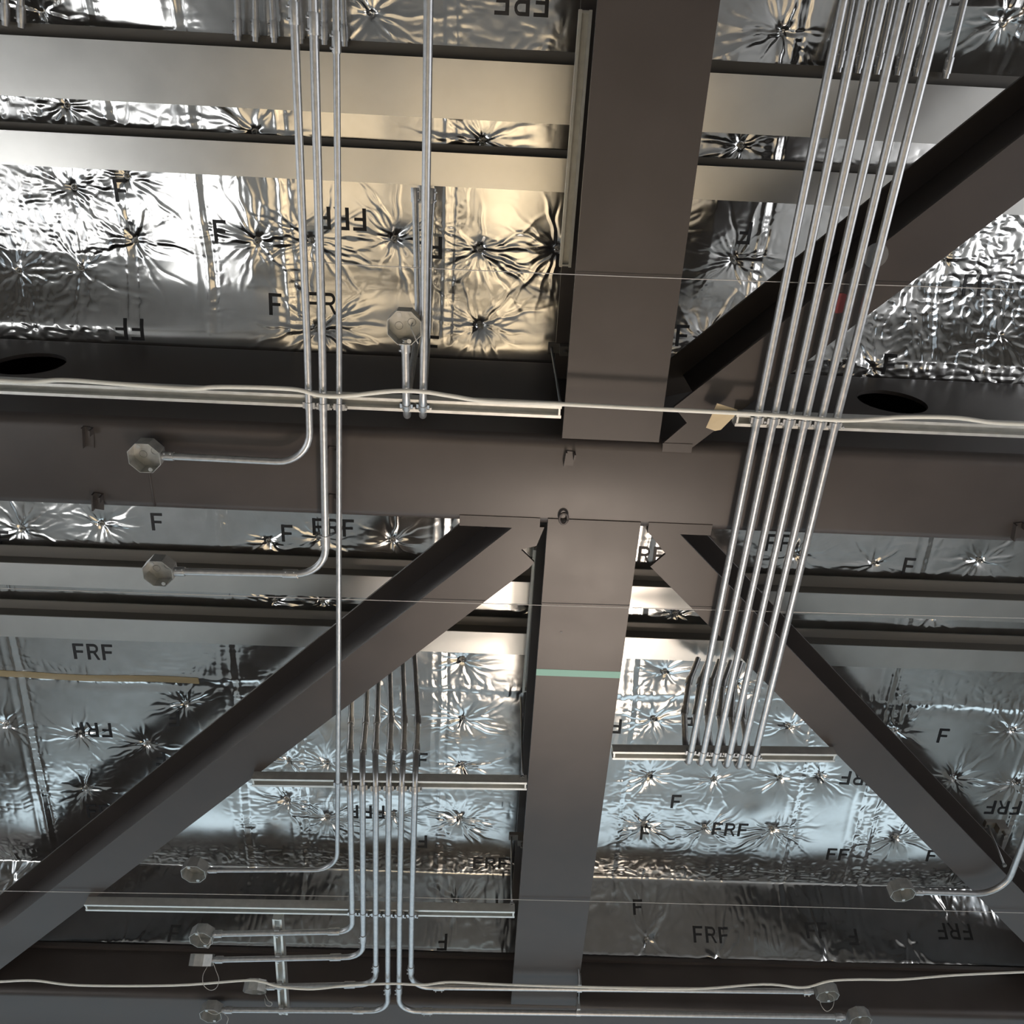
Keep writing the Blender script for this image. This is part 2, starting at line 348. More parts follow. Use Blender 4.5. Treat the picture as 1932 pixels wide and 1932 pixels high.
for txt, c, rot, ysc in [(a, b, r, 1.0) for a, b, r in STAMPS] + [(a, b, r, 0.45 if b[1] > 3.83 else 0.9) for a, b, r in SKIRT_STAMPS]:
    adv = {'F': 0.064, 'R': 0.069}; tot = sum(adv[k] for k in txt) - 0.016; sgn = -1 if rot else 1; u = -tot / 2
    for ch in txt:
        for g, nu, nv in glyph(ch):
            n0 = len(lv)
            for a in range(nu + 1):
                for b in range(nv + 1):
                    x = c[0] + sgn * (u + g[a][b][0] * 0.078); y = c[1] - sgn * (g[a][b][1] - 0.5) * 0.082 * ysc
                    lv.append((x, y, 0))
            for a in range(nu):
                for b in range(nv):
                    lf.append((n0 + a * (nv + 1) + b, n0 + (a + 1) * (nv + 1) + b, n0 + (a + 1) * (nv + 1) + b + 1, n0 + a * (nv + 1) + b + 1))
        u += adv[ch]
lv = np.array(lv); lv[:, 2] = foil_z(lv[:, 0], lv[:, 1]) - 0.0016

nb = NX * NY
ring = np.array([(-6.2, -5.2, ZC), (6.2, -5.2, ZC), (6.2, 6.7, ZC - 0.3), (-6.2, 6.7, ZC - 0.3), (GX0, GY0, ZC), (GX1, GY0, ZC), (GX1, GY1 + 0.003, ZC - 0.57), (GX0, GY1 + 0.003, ZC - 0.57)])
V = np.concatenate([np.stack([XX, YY, ZW], -1).reshape(-1, 3), lv, ring])
idx = np.arange(nb).reshape(NY, NX)
Q = np.stack([idx[:-1, :-1], idx[1:, :-1], idx[1:, 1:], idx[:-1, 1:]], -1).reshape(-1, 4)
LQ = np.array(lf) + nb
n1 = nb + len(lv)
RQ = np.array([[0, 4, 5, 1], [1, 5, 6, 2], [2, 6, 7, 3], [3, 7, 4, 0]]) + n1
F = np.concatenate([Q, LQ, RQ]).astype(np.int32)
me = bpy.data.meshes.new('ceiling')
me.vertices.add(len(V)); me.vertices.foreach_set('co', V.astype(np.float32).ravel())
me.loops.add(F.size); me.loops.foreach_set('vertex_index', F.ravel())
me.polygons.add(len(F)); me.polygons.foreach_set('loop_start', np.arange(0, F.size, 4, dtype=np.int32))
mi = np.zeros(len(F), np.int32); mi[len(Q):len(Q) + len(LQ)] = 1
me.materials.append(M_foil); me.materials.append(M_ink)
me.polygons.foreach_set('material_index', mi)
me.polygons.foreach_set('use_smooth', np.ones(len(F), bool))
me.update(calc_edges=True); me.validate()
ceiling = bpy.data.objects.new('ceiling', me); C.objects.link(ceiling); struct(ceiling)

# seam tape along the fold at the left, its yellowish reflection painted tan
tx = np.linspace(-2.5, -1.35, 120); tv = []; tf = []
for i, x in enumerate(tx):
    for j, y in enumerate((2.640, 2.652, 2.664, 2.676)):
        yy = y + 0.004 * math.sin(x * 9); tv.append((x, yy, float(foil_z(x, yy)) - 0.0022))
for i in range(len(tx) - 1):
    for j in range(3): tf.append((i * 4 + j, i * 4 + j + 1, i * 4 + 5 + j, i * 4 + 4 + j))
o = mesh_obj('tape_strip', tv, tf, principled('tan_reflection', (0.40, 0.32, 0.19), 0.3), ceiling, True); o['label'] = 'tape strip along a foil fold, yellowish reflection painted in'
# insulation pins: washer, stub and clipped end; children of the ceiling
pin_me = None
for p in PINS[:63] + SKIRT_PINS[:3]:
    z = float(foil_z(p[0], p[1]))
    if pin_me is None:
        m = MB()
        m.tube([(0, 0, -0.004), (0, 0, 0.002)], 0.011, 14)
        m.tube([(0, 0, -0.022), (0, 0, -0.004)], 0.0028, 8)
        m.tube([Vector((0.009 * math.cos(t), 0.009 * math.sin(t), -0.008)) for t in np.linspace(0.3, 5.6, 14)], 0.0022, 6)
        o = m.obj('insulation_pin', M_pin, None, True); pin_me = o.data
    else:
        o = bpy.data.objects.new('insulation_pin', pin_me); C.objects.link(o)
    o.location = (p[0], p[1], z - 0.002); o.parent = ceiling

# ------------------------------------------------------------------ main girder and back girder: box sections with rounded corners
def rounded_section(y0, y1, z0, z1, r, n=5):
    pts = []
    for cy, cz, a0 in ((y1 - r, z0 + r, -90), (y1 - r, z1 - r, 0), (y0 + r, z1 - r, 90), (y0 + r, z0 + r, 180)):
        for k in range(n + 1):
            a = math.radians(a0 + 90 * k / n); pts.append((cy + r * math.cos(a), cz + r * math.sin(a)))
    return pts
def box_girder(x0, x1, y0, y1, z0, z1, r, holes, parent, name='body'):
    m = MB(); sec = rounded_section(y0, y1, z0, z1, r); n = len(sec)
    # the long faces; the -Y face (between the last and third arcs) is built apart where it has holes
    skip = 17
    for i in range(n):
        if holes and i == skip: continue
        a, b = sec[i], sec[(i + 1) % n]
        m.add([(x0, *a), (x1, *a), (x1, *b), (x0, *b)], [(0, 1, 2, 3)])
    if holes:
        za, zb = z0 + r, z1 - r; cuts = [x0]
        for hx, hz, hr in holes: cuts += [hx - hr * 1.3, hx + hr * 1.3]
        cuts.append(x1)
        for k in range(0, len(cuts), 2): m.add([(cuts[k], y0, za), (cuts[k + 1], y0, za), (cuts[k + 1], y0, zb), (cuts[k], y0, zb)], [(0, 1, 2, 3)])
        for hx, hz, hr in holes:
            S = hr * 1.3; N = 48
            ci = []; sq = []
            for k in range(N):
                a = 2 * math.pi * k / N; c, s = math.cos(a), math.sin(a); q = S / max(abs(c), abs(s))
                ci.append((hx + hr * c, y0, hz + hr * s)); sq.append((hx + q * c, y0, hz + q * s))
            inn = [(v[0], y0 + 0.014, v[2]) for v in ci]
            m.add(ci + sq + inn, [(k, (k + 1) % N, N + (k + 1) % N, N + k) for k in range(N)] + [(k, (k + 1) % N, 2 * N + (k + 1) % N, 2 * N + k) for k in range(N)])
            m.add([(hx - S, y0, za), (hx + S, y0, za), (hx + S, y0, hz - S), (hx - S, y0, hz - S)], [(0, 1, 2, 3)])
            m.add([(hx - S, y0, hz + S), (hx + S, y0, hz + S), (hx + S, y0, zb), (hx - S, y0, zb)], [(0, 1, 2, 3)])
    me = bpy.data.meshes.new(name); me.from_pydata(m.v, [], m.f)
    bm = bmesh.new(); bm.from_mesh(me); bmesh.ops.remove_doubles(bm, verts=bm.verts, dist=1e-5); bmesh.ops.recalc_face_normals(bm, faces=bm.faces); bm.to_mesh(me); bm.free()
    me.materials.append(M_steel)
    o = bpy.data.objects.new(name, me); C.objects.link(o); put(o, parent); autosmooth(o, 50)
    return o
G = thing('steel_girder', (0, 1.2, 4.1), 'deep dark steel box girder crossing the whole picture with two round holes', 'girder')
box_girder(-6.0, 6.0, 1.045, 1.365, 4.10, 4.90, 0.035, [(-1.70, 4.595, 0.125), (1.488, 4.595, 0.125)], G)
def lug(c, rz, L, parent, nm='lug'):
    m = MB()
    m.box(-0.016, 0.016, -L / 2, L / 2, -0.004, 0.0); m.box(-0.016, -0.011, -L / 2, L / 2, -0.022, -0.004); m.box(0.011, 0.016, -L / 2, -L / 2 + 0.02, -0.030, -0.004)
    R = Matrix.Rotation(math.radians(rz), 3, 'Z'); m.v = [tuple(R @ Vector(v) + Vector(c)) for v in m.v]
    return m.obj(nm, M_steel, parent)
lug((-1.2805, 1.1070, 4.1000), 8, 0.07, G); lug((-1.2895, 1.3364, 4.1000), 8, 0.06, G); lug((0.2494, 1.1113, 4.1000), 5, 0.05, G); lug((-0.5110, 1.1346, 4.1000), 4, 0.06, G); lug((-0.5200, 1.3115, 4.1000), 4, 0.07, G); lug((1.7820, 1.3086, 4.1000), -10, 0.06, G)
hk = Vector((0.2469, 1.3268, 4.1000)); MB().tube([hk + Vector((0.014 * math.cos(t), 0.020 * math.sin(t), -0.012)) for t in np.linspace(0.1, 2 * math.pi + 0.1, 20)], 0.0045, 8).obj('lifting_loop', M_steel, G, True)
# splice weld line under the girder
MB().tube([(-1.1057, 1.1192, 4.1000), (-1.1089, 1.2410, 4.1000), (-1.1093, 1.3480, 4.1000)], 0.003, 6).obj('weld_seam', M_steel, G, True)

BG = thing('steel_girder', (0, 4.1, 4.1), 'dark steel box girder along the bottom edge of the picture behind the looping boxes', 'girder')
box_girder(-6.0, 6.0, 3.985, 4.30, 4.10, 4.60, 0.035, [], BG)
MB().box(-3.6, 3.9, 3.965, 3.985, 4.325, 4.345).obj('ledge_bar', M_steel, BG)

# ------------------------------------------------------------------ wide-flange cross beams
def wbeam(label, y0, y1, xl, xr, z0, depth, name='steel_beam'):
    t = thing(name, ((xl + xr) / 2, (y0 + y1) / 2, z0), label, 'beam', 'dark steel cross beams')
    xc = (xl + xr) / 2
    MB().box(xl, xr, y0, y1, z0, z0 + 0.019).obj('bottom_flange', M_steel, t)
    MB().box(xc - 0.006, xc + 0.006, y0, y1, z0 + 0.019, z0 + depth - 0.019).obj('web', M_steel, t)
    MB().box(xl, xr, y0, y1, z0 + depth - 0.019, z0 + depth).obj('top_flange', M_steel, t)
    return t
VU = wbeam('wide dark steel beam rising from the girder to the top edge of the picture', -4.9, 1.043, 0.221, 0.531, 4.098, 0.60)
VL = wbeam('dark steel beam below the girder with a teal tape stripe across it', 1.367, 3.983, 0.196, 0.508, 4.098, 0.49)
MB().box(0.1955, 0.5085, 1.965, 1.995, 4.0972, 4.0979).obj('tape_stripe', M_teal, VL)
MB().box(0.196, 0.508, 1.335, 1.371, 4.097, 4.13).obj('shadow_line_bead', M_steel, VL)  # added strip over the corner gap, standing in for a shadow line
MB().tube([Vector((0.2748, 1.7958, 4.1000)) + Vector((0, 0, -0.003)), Vector((0.2748, 1.7958, 4.1000))], 0.004, 10).obj('rivet', M_grey, VL)

# ------------------------------------------------------------------ diagonal braces
def brace(label, a, b, off, wid, cope, z0=4.10, depth=0.365, bead=None):
    """a,b: flange edge toward the upper side (xy); off: unit normal to the other edge; cope: end polygon replacing the square end at a."""
    a = Vector(a); b = Vector(b); n = Vector(off).normalized(); d = (b - a).normalized()
    t = thing('diagonal_brace', (a.x, a.y, z0), label, 'brace', 'dark steel diagonal braces')
    poly = [tuple(p) for p in cope] + [tuple(b + n * wid), tuple(b)]
    MB().prism(poly, z0, z0 + 0.012).obj('bottom_plate', M_steel, t)
    c0 = a + n * wid / 2 + d * 0.05; c1 = b + n * wid / 2
    MB().prism([tuple(c0 - n * 0.004), tuple(c0 + n * 0.004), tuple(c1 + n * 0.004), tuple(c1 - n * 0.004)], z0 + 0.012, z0 + depth - 0.012).obj('web', M_steel, t)
    a2 = a - d * 0.22
    MB().prism([tuple(a2), tuple(a + d * 0.06 + n * wid), tuple(b + n * wid), tuple(b)], z0 + depth - 0.012, z0 + depth).obj('top_flange', M_steel, t)
    if bead: MB().box(bead[0], bead[1], bead[2], bead[3], z0 - 0.002, z0 + 0.03).obj('shadow_line_bead', M_steel, t)  # dark bar stands in for the shadow line at the girder joint
    return t
X2 = lambda p: (p[0], p[1])
S2 = math.sqrt(0.5)
eUR = (0.5697, 0.9152, 4.1000); eLL = (0.0840, 1.3705, 4.1000); eLR = (0.6420, 1.3721, 4.1000)
UR = brace('dark diagonal brace at upper right behind the bank of six conduits', X2(eUR), (eUR[0] + 2.6, eUR[1] - 2.55), (S2, S2), 0.157,
      [X2((0.5640, 0.9225, 4.1000)), X2((0.6115, 0.9738, 4.1000)), X2((0.5422, 1.0497, 4.1000)), X2((0.6377, 1.0601, 4.1000))], bead=(0.545, 0.64, 1.045, 1.075))
LL = brace('dark diagonal brace running from the girder down to the lower left corner', X2(eLL), (eLL[0] - 2.62, eLL[1] + 2.575), (S2, S2), 0.157,
      [X2((0.0840, 1.3705, 4.1000)), X2((0.1857, 1.3700, 4.1000)), X2((0.1634, 1.4432, 4.1000)), X2((0.1119, 1.4602, 4.1000)), X2((0.1601, 1.5087, 4.1000)), X2((0.1432, 1.5330, 4.1000))], bead=(-0.10, 0.17, 1.335, 1.375))
LR = brace('dark diagonal brace running from the girder down to the lower right corner', X2(eLR), (eLR[0] + 2.62, eLR[1] + 2.575), (-S2, S2), 0.157,
      [X2((0.6420, 1.3721, 4.1000)), X2((0.5356, 1.3707, 4.1000)), X2((0.6079, 1.4548, 4.1000)), X2((0.5616, 1.5079, 4.1000))], bead=(0.535, 0.75, 1.335, 1.375))
def disc(c, r, h, nm, mat, par): return MB().tube([Vector(c) + Vector((0, 0, -h)), Vector(c)], r, 20).obj(nm, mat, par)
disc((1.0807, 0.4351, 4.1000), 0.036, 0.002, 'grey_reflection', M_grey, UR)  # reflection in the brace paint, drawn as a grey disc
disc((1.0081, 0.5761, 4.1000), 0.030, 0.002, 'red_reflection', M_red, UR)  # reddish reflection in the brace paint, drawn as a disc

# ------------------------------------------------------------------ joists above the beams
def joist(label, y0, y1, ylip, z=4.73, slope=0.0):
    t = thing('ceiling_joist', (0, y0, z), label, 'joist', 'pale metal joists below the foil')
    def sb(a, b, c, d):
        m = MB().box(-5.9, 5.9, a, b, c, d)
        m.v = [(v[0], v[1], v[2] - slope * (v[1] - y0)) for v in m.v]
        return m
    sb(y0, y1, z, z + 0.004).obj('bottom_plate', M_galv_sheet, t)
    yc = y0
    sb(yc, yc + 0.006, z + 0.004, z + 0.055).obj('web', M_joist_shade_clamp, t)  # galvanized side face, coloured dark for what it reflects
    sb(ylip, y1, z + 0.055, z + 0.061).obj('top_flange', M_joist_shade_clamp, t)
    return t
joist('widest pale metal joist, nearest the top edge of the picture', -0.009, 0.175, -0.048, 4.84)
joist('narrow pale joist just below the widest one at the top', 0.284, 0.397, 0.261, 4.84)
joist('pale joist crossing below the girder, first of the pair behind the braces', 2.016, 2.124, 1.964, 4.768, 0.105)
joist('pale joist crossing below the girder, second and lower of the pair behind the braces', 2.274, 2.384, 2.232, 4.740, 0.105)

# ------------------------------------------------------------------ strut channels
def strut(a, b, label, h=0.041, up=(0, 0, 1)):
    a = Vector(a); b = Vector(b); d = (b - a).normalized(); u = Vector(up); s = d.cross(u).normalized()
    w2 = 0.0205; t = 0.0026; lip = 0.0095
    prof = [(-w2, 0), (-w2, h), (w2, h), (w2, 0), (w2 - lip, 0), (w2 - lip, 0.007), (w2 - lip + t, 0.007), (w2 - lip + t, t), (w2 - t, t), (w2 - t, h - t),
            (-w2 + t, h - t), (-w2 + t, t), (-w2 + lip - t, t), (-w2 + lip - t, 0.007), (-w2 + lip, 0.007), (-w2 + lip, 0)]
    n = len(prof); L = (b - a).length
    R = thing('strut_channel', tuple(a), label, 'strut', 'galvanized strut channels')
    m = MB(); vs = [a + s * p[0] + u * p[1] for p in prof] + [b + s * p[0] + u * p[1] for p in prof]
    m.add(vs, [(i, (i + 1) % n, n + (i + 1) % n, n + i) for i in range(n)] + [list(range(n)), list(range(n, 2 * n))])
    m.obj('channel', M_strut, R)
    for e, q in ((a, 1), (b, -1)):
        m2 = MB(); c = e + d * q * 0.003
        m2.add([c + s * x * (w2 - t) + u * z + d * q * k for k in (0, 0.006) for (x, z) in ((-1, 0.001), (1, 0.001), (1, h - t), (-1, h - t))],
               [(0, 1, 2, 3), (4, 5, 6, 7), (0, 1, 5, 4), (1, 2, 6, 5), (2, 3, 7, 6), (3, 0, 4, 7)])
        m2.obj('end_plate', M_strut, R)
    return R
S1 = strut((-4.2, 0.936, 4.06), (0.209, 0.941, 4.06), 'long strut channel left of the wide beam carrying the left conduits')
S2_ = strut((0.752, 0.942, 4.06), (4.2, 0.935, 4.06), 'strut channel at right under the six slanting conduits beside the paper tag')
strut((0.513, 2.343, 4.06), (1.38, 2.319, 4.06), 'strut channel right of the taped beam holding the six upturned conduit ends')
strut((-0.893, 2.545, 4.06), (0.19, 2.519, 4.06), 'upper strut channel left of the taped beam, under the six bent conduits')
strut((-1.685, 3.317, 4.06), (0.179, 3.286, 4.06), 'lowest long strut channel near the bottom, starting beside the left brace')
strut((-0.861, 3.36, 4.06), (-0.886, 4.05, 4.06), 'short strut channel crossing the four conduits at bottom left')
strut((0.232, -0.16, 4.60), (0.228, 0.612, 4.60), 'vertical-looking strut beside the wide beam at the top of the picture', 0.03)
strut((0.205, 1.752, 4.60), (0.200, 2.497, 4.60), 'strut beside the taped beam, above the teal stripe', 0.03)

# ------------------------------------------------------------------ conduits
def nearest_dir(path, p):
    best = None
    for a, b in zip(path[:-1], path[1:]):
        ab = b - a; L2 = ab.length_squared
        if L2 < 1e-10: continue
        t = max(0, min(1, (p - a).dot(ab) / L2)); q = a + ab * t; dd = (q - p).length
        if best is None or dd < best[0]: best = (dd, q, ab.normalized())
    return best[1], best[2]
def coupling(path, p, r, parent, nm='coupling', L=0.05, f=1.28, screws=True):
    q, d = nearest_dir(path, Vector(p)); m = MB()
    m.tube([q - d * L / 2, q - d * (L / 2 - 0.004), q + d * (L / 2 - 0.004), q + d * L / 2], [r * f * 0.97, r * f, r * f, r * f * 0.97], 14)
    if screws:
        s = d.cross(Vector((0, 0, 1)))
        if s.length < 0.1: s = Vector((1, 0, 0))
        s.normalize(); s = (s * -0.8 + Vector((0, 0, -0.6)))
        for k in (-0.28, 0.28): m.tube([q + d * L * k + s * r * 0.8, q + d * L * k + s * (r * f + 0.006)], 0.0032, 8)
    return autosmooth(m.obj(nm, M_conduit, parent))
def clamp(path, p, r, parent):
    q, d = nearest_dir(path, Vector(p)); m = MB()
    m.tube([q - d * 0.011, q + d * 0.011], r * 1.17, 14)
    s = d.cross(Vector((0, 0, 1))).normalized()
    for k in (-1, 1):
        c = q + s * k * (r + 0.003)
        m.add([c + s * (x * 0.0045) + d * (y * 0.010) + Vector((0, 0, z)) for z in (-0.003, 0.014) for (x, y) in ((-1, -1), (1, -1), (1, 1), (-1, 1))],
              [(0, 1, 2, 3), (4, 5, 6, 7), (0, 1, 5, 4), (1, 2, 6, 5), (2, 3, 7, 6), (3, 0, 4, 7)])
    c = q + s * (r + 0.012) + d * 0.004; m.tube([c - Vector((0, 0, 0.006)), c + Vector((0, 0, 0.008))], 0.004, 8)
    return autosmooth(m.obj('strut_clamp', M_conduit, parent))
def conduit(label, pts, r=0.0117, coups=(), clamps=(), conn=(), bend=0.11, group='galvanized electrical conduits'):
    path = fillet(pts, bend)
    t = thing('conduit', tuple(Vector(pts[0])), label, 'conduit', group)
    o = MB().tube(path, r, 16).obj('tube', M_conduit, t); autosmooth(o, 60)
    for p in coups: coupling(path, p, r, t)
    for p in clamps: clamp(path, p, r, t)
    for p in conn: coupling(path, p, r, t, 'box_connector', 0.034, 1.32)
    return t
BOX = []
conduit('conduit bending left to the octagon box in front of the girder', [(-0.5335, -0.1828, 4.0470), (-0.5344, -0.1163, 4.0470), (-0.5580, 0.7737, 4.0470), (-0.5719, 1.1431, 4.0470), (-1.0410, 1.1388, 4.0470)], 0.0112,
        [(-0.5352, -0.0880, 4.0470)], [(-0.5597, 0.9486, 4.0470)], [(-1.0164, 1.1395, 4.0470)])
conduit('conduit crossing the girder and bending left to the box over the pale joist', [(-0.4871, -0.1850, 4.0470), (-0.4861, -0.1186, 4.0470), (-0.5142, 0.7717, 4.0470), (-0.5460, 1.5564, 4.0470), (-1.0583, 1.5666, 4.0470)], 0.0122,
        [(-0.4866, -0.0674, 4.0470), (-0.5372, 1.4276, 4.0470), (-0.6660, 1.5597, 4.0470)], [(-0.5195, 0.9503, 4.0470)], [(-1.0372, 1.5678, 4.0470)])
conduit('thin straight conduit crossing girder and brace, bending left to a box below the left brace', [(-0.4279, -0.1879, 4.0470), (-0.4298, -0.1213, 4.0470), (-0.4641, 0.7694, 4.0470), (-0.5232, 1.9806, 4.0470), (-0.5790, 3.0144, 4.0470), (-1.1195, 3.0402, 4.0470)], 0.0092,
        [(-0.4330, -0.0293, 4.0470)], [(-0.4726, 0.9498, 4.0470), (-0.5512, 2.5261, 4.0470)], [(-1.0974, 3.0393, 4.0470)])
conduit('single conduit left of the wide beam, turning up behind the long strut', [(-0.1997, -0.1988, 4.0470), (-0.2015, -0.1322, 4.0470), (-0.2134, 0.7579, 4.0470), (-0.2186, 1.0045, 4.0470), (-0.2400, 0.9909, 4.3500), (-0.2568, 0.9230, 4.6800), (-0.2588, 0.6238, 4.7700), (-0.2519, 0.4148, 4.8200)], 0.0122,
        [(-0.2519, 0.4292, 4.8200)], [(-0.2185, 0.9503, 4.0470)])
conduit('short conduit from the lit octagon box to an upturned bend', [(-0.2679, 0.7283, 4.0470), (-0.2677, 1.0067, 4.0470), (-0.2904, 0.9932, 4.3500), (-0.2961, 0.9148, 4.6800), (-0.2983, 0.8434, 4.7700), (-0.3125, 0.4141, 4.8200)], 0.0122,
        [(-0.3126, 0.4284, 4.8200)], [(-0.2671, 0.9491, 4.0470)], [(-0.2682, 0.7507, 4.0470)])
ordinal = ['leftmost', 'second from left', 'third from left', 'fourth from left', 'fifth from left', 'rightmost']
r0 = [1590.5, 1627, 1665, 1703, 1741, 1777.6]
RB = [((0.8263, -0.2480, 4.0470), (0.8241, -0.1812, 4.0470), (0.8143, 0.9118, 4.0470), (0.8081, 2.3894, 4.0470)), ((0.8742, -0.2503, 4.0470), (0.8720, -0.1835, 4.0470), (0.8649, 0.9095, 4.0470), (0.8564, 2.3929, 4.0470)), ((0.9247, -0.2527, 4.0470), (0.9220, -0.1859, 4.0470), (0.9139, 0.9072, 4.0470), (0.9069, 2.3963, 4.0470)),
      ((0.9739, -0.2550, 4.0470), (0.9720, -0.1883, 4.0470), (0.9629, 0.9050, 4.0470), (0.9594, 2.3996, 4.0470)), ((1.0231, -0.2574, 4.0470), (1.0219, -0.1907, 4.0470), (1.0119, 0.9027, 4.0470), (1.0080, 2.4031, 4.0470)), ((1.0711, -0.2597, 4.0470), (1.0701, -0.1930, 4.0470), (1.0593, 0.9006, 4.0470), (1.0582, 2.4038, 4.0470))]
cl2 = [(0.8119, 0.9346, 4.0470), (0.8634, 0.9358, 4.0470), (0.9133, 0.9370, 4.0470), (0.9633, 0.9382, 4.0470), (1.0133, 0.9395, 4.0470), (1.0618, 0.9408, 4.0470)]
cl3 = [(0.8057, 2.3017, 4.0470), (0.8534, 2.3051, 4.0470), (0.9027, 2.3057, 4.0470), (0.9542, 2.3062, 4.0470), (1.0037, 2.3068, 4.0470), (1.0537, 2.3101, 4.0470)]
u0 = Vector((0.8081, 2.3894, 4.0470))
UP = [Vector((0.8125, 2.3437, 4.1500)), Vector((0.8500, 2.3758, 4.3500)), Vector((0.9062, 2.3616, 4.5500)), Vector((0.9743, 2.3494, 4.7000))]
for k, (a, b, c, e) in enumerate(RB):
    off = Vector(e) - u0
    up = [p + off for p in UP]
    conduit('%s of the six slanting conduits crossing the right half' % ordinal[k], [a, b, c, e] + up, 0.0123, [up[1] + Vector((0, 0, 0.02)), up[2]], [cl2[k], cl3[k]],
            bend=0.07, group='six slanting conduits on the right')
# six conduits under the left brace
LBx = [(660, 660, 662, 663, 1300), (684, 684, 690, 693, 1285), (709, 708, 711, 714, 1275), (733.5, 735, 736, 735, 1262), (758, 760.6, 762, 759, 1250), (782.6, 784.6, 787, 781, 1236)]
LB_top = [[(-0.6140, 2.6185, 4.7300), (-0.5587, 2.5191, 4.4000), (-0.5224, 2.4838, 4.1600), (-0.5054, 2.5185, 4.0470)], [(-0.5382, 2.5681, 4.7300), (-0.4952, 2.5163, 4.4000), (-0.4714, 2.4816, 4.1600), (-0.4556, 2.5164, 4.0470)], [(-0.4856, 2.5347, 4.7300), (-0.4476, 2.5143, 4.4000), (-0.4204, 2.4794, 4.1600), (-0.4038, 2.5141, 4.0470)],
          [(-0.4332, 2.4923, 4.7300), (-0.3886, 2.5117, 4.4000), (-0.3630, 2.4769, 4.1600), (-0.3529, 2.5120, 4.0470)], [(-0.3741, 2.4530, 4.7300), (-0.3296, 2.5091, 4.4000), (-0.3077, 2.4745, 4.1600), (-0.3021, 2.5098, 4.0470)], [(-0.3203, 2.4082, 4.7300), (-0.2729, 2.5067, 4.4000), (-0.2567, 2.4723, 4.1600), (-0.2502, 2.5076, 4.0470)]]
LB_bot = [[(-0.5265, 3.2764, 4.0470), (-0.5306, 3.4067, 4.0470), (-1.1544, 3.4520, 4.0470)], [(-0.4795, 3.2745, 4.0470), (-0.4899, 3.5804, 4.0470), (-1.1682, 3.6305, 4.0470)], [(-0.4244, 3.2722, 4.0470), (-0.4382, 3.7772, 4.0470), (-0.9493, 3.8154, 4.0470)],
          [(-0.3717, 3.2700, 4.0470), (-0.3875, 3.9757, 4.0470), (-1.1666, 4.0007, 4.0470)], [(-0.3212, 3.2680, 4.0470), (-0.3350, 3.9736, 4.0470), (1.7879, 3.9365, 4.0470)], [(-0.2684, 3.2658, 4.0470), (-0.2773, 3.7903, 4.0470), (1.5942, 3.7487, 4.0470)]]
LB_cp = [[(-0.6121, 3.4101, 4.0470)], [(-0.4855, 3.4516, 4.0470), (-0.6140, 3.5892, 4.0470)], [(-0.4349, 3.6574, 4.0470), (-0.5579, 3.7859, 4.0470)], [(-0.3842, 3.8183, 4.0470), (-0.5261, 3.9812, 4.0470)], [(-0.3314, 3.8162, 4.0470), (-0.2012, 3.9724, 4.0470)], [(-0.2738, 3.6623, 4.0470), (-0.1475, 3.7890, 4.0470)]]
LB_cn = [(-1.1216, 3.4489, 4.0470), (-1.1372, 3.6292, 4.0470), (-0.9198, 3.8123, 4.0470), (-1.1342, 3.9994, 4.0470), (1.7571, 3.9356, 4.0470), (1.5645, 3.7499, 4.0470)]
LB_c1 = [(-0.5064, 2.5441, 4.0470), (-0.4565, 2.5419, 4.0470), (-0.4045, 2.5426, 4.0470), (-0.3545, 2.5404, 4.0470), (-0.3025, 2.5382, 4.0470), (-0.2504, 2.5389, 4.0470)]
LB_c2 = [(-0.5270, 3.2903, 4.0470), (-0.4801, 3.2919, 4.0470), (-0.4250, 3.2931, 4.0470), (-0.3722, 3.2944, 4.0470), (-0.3216, 3.2958, 4.0470), (-0.2686, 3.2936, 4.0470)]
LB_c3 = [(-0.8622, 3.4311, 4.0470), (-0.8717, 3.6072, 4.0470), (-0.8808, 3.8107, 4.0470), (-0.8877, 3.9916, 4.0470), None, None]
dest = ['turning left to the coiled-wire box', 'turning left to the sideways box', 'turning left to the tilted box', 'turning left at the bottom edge',
        'turning right at the bottom edge', 'turning right below the beam']
for k in range(6):
    conduit('%s conduit of six under the left brace, %s' % (ordinal[k], dest[k]), LB_top[k] + LB_bot[k], 0.0122,
            LB_cp[k] + [LB_top[k][1], Vector(LB_top[k][2]) + Vector((0, 0, 0.05))], [LB_c1[k], LB_c2[k]] + ([LB_c3[k]] if LB_c3[k] else []), [LB_cn[k]], bend=0.085, group='six conduits under the left brace')
conduit('curved conduit in the lower right corner leading left to a box', [(2.2294, 2.4647, 4.0470), (2.2520, 2.7246, 4.0470), (2.2708, 3.0512, 4.0470), (1.8748, 3.0474, 4.0470)], 0.0122, [], [], [(1.8999, 3.0463, 4.0470)], bend=0.12)
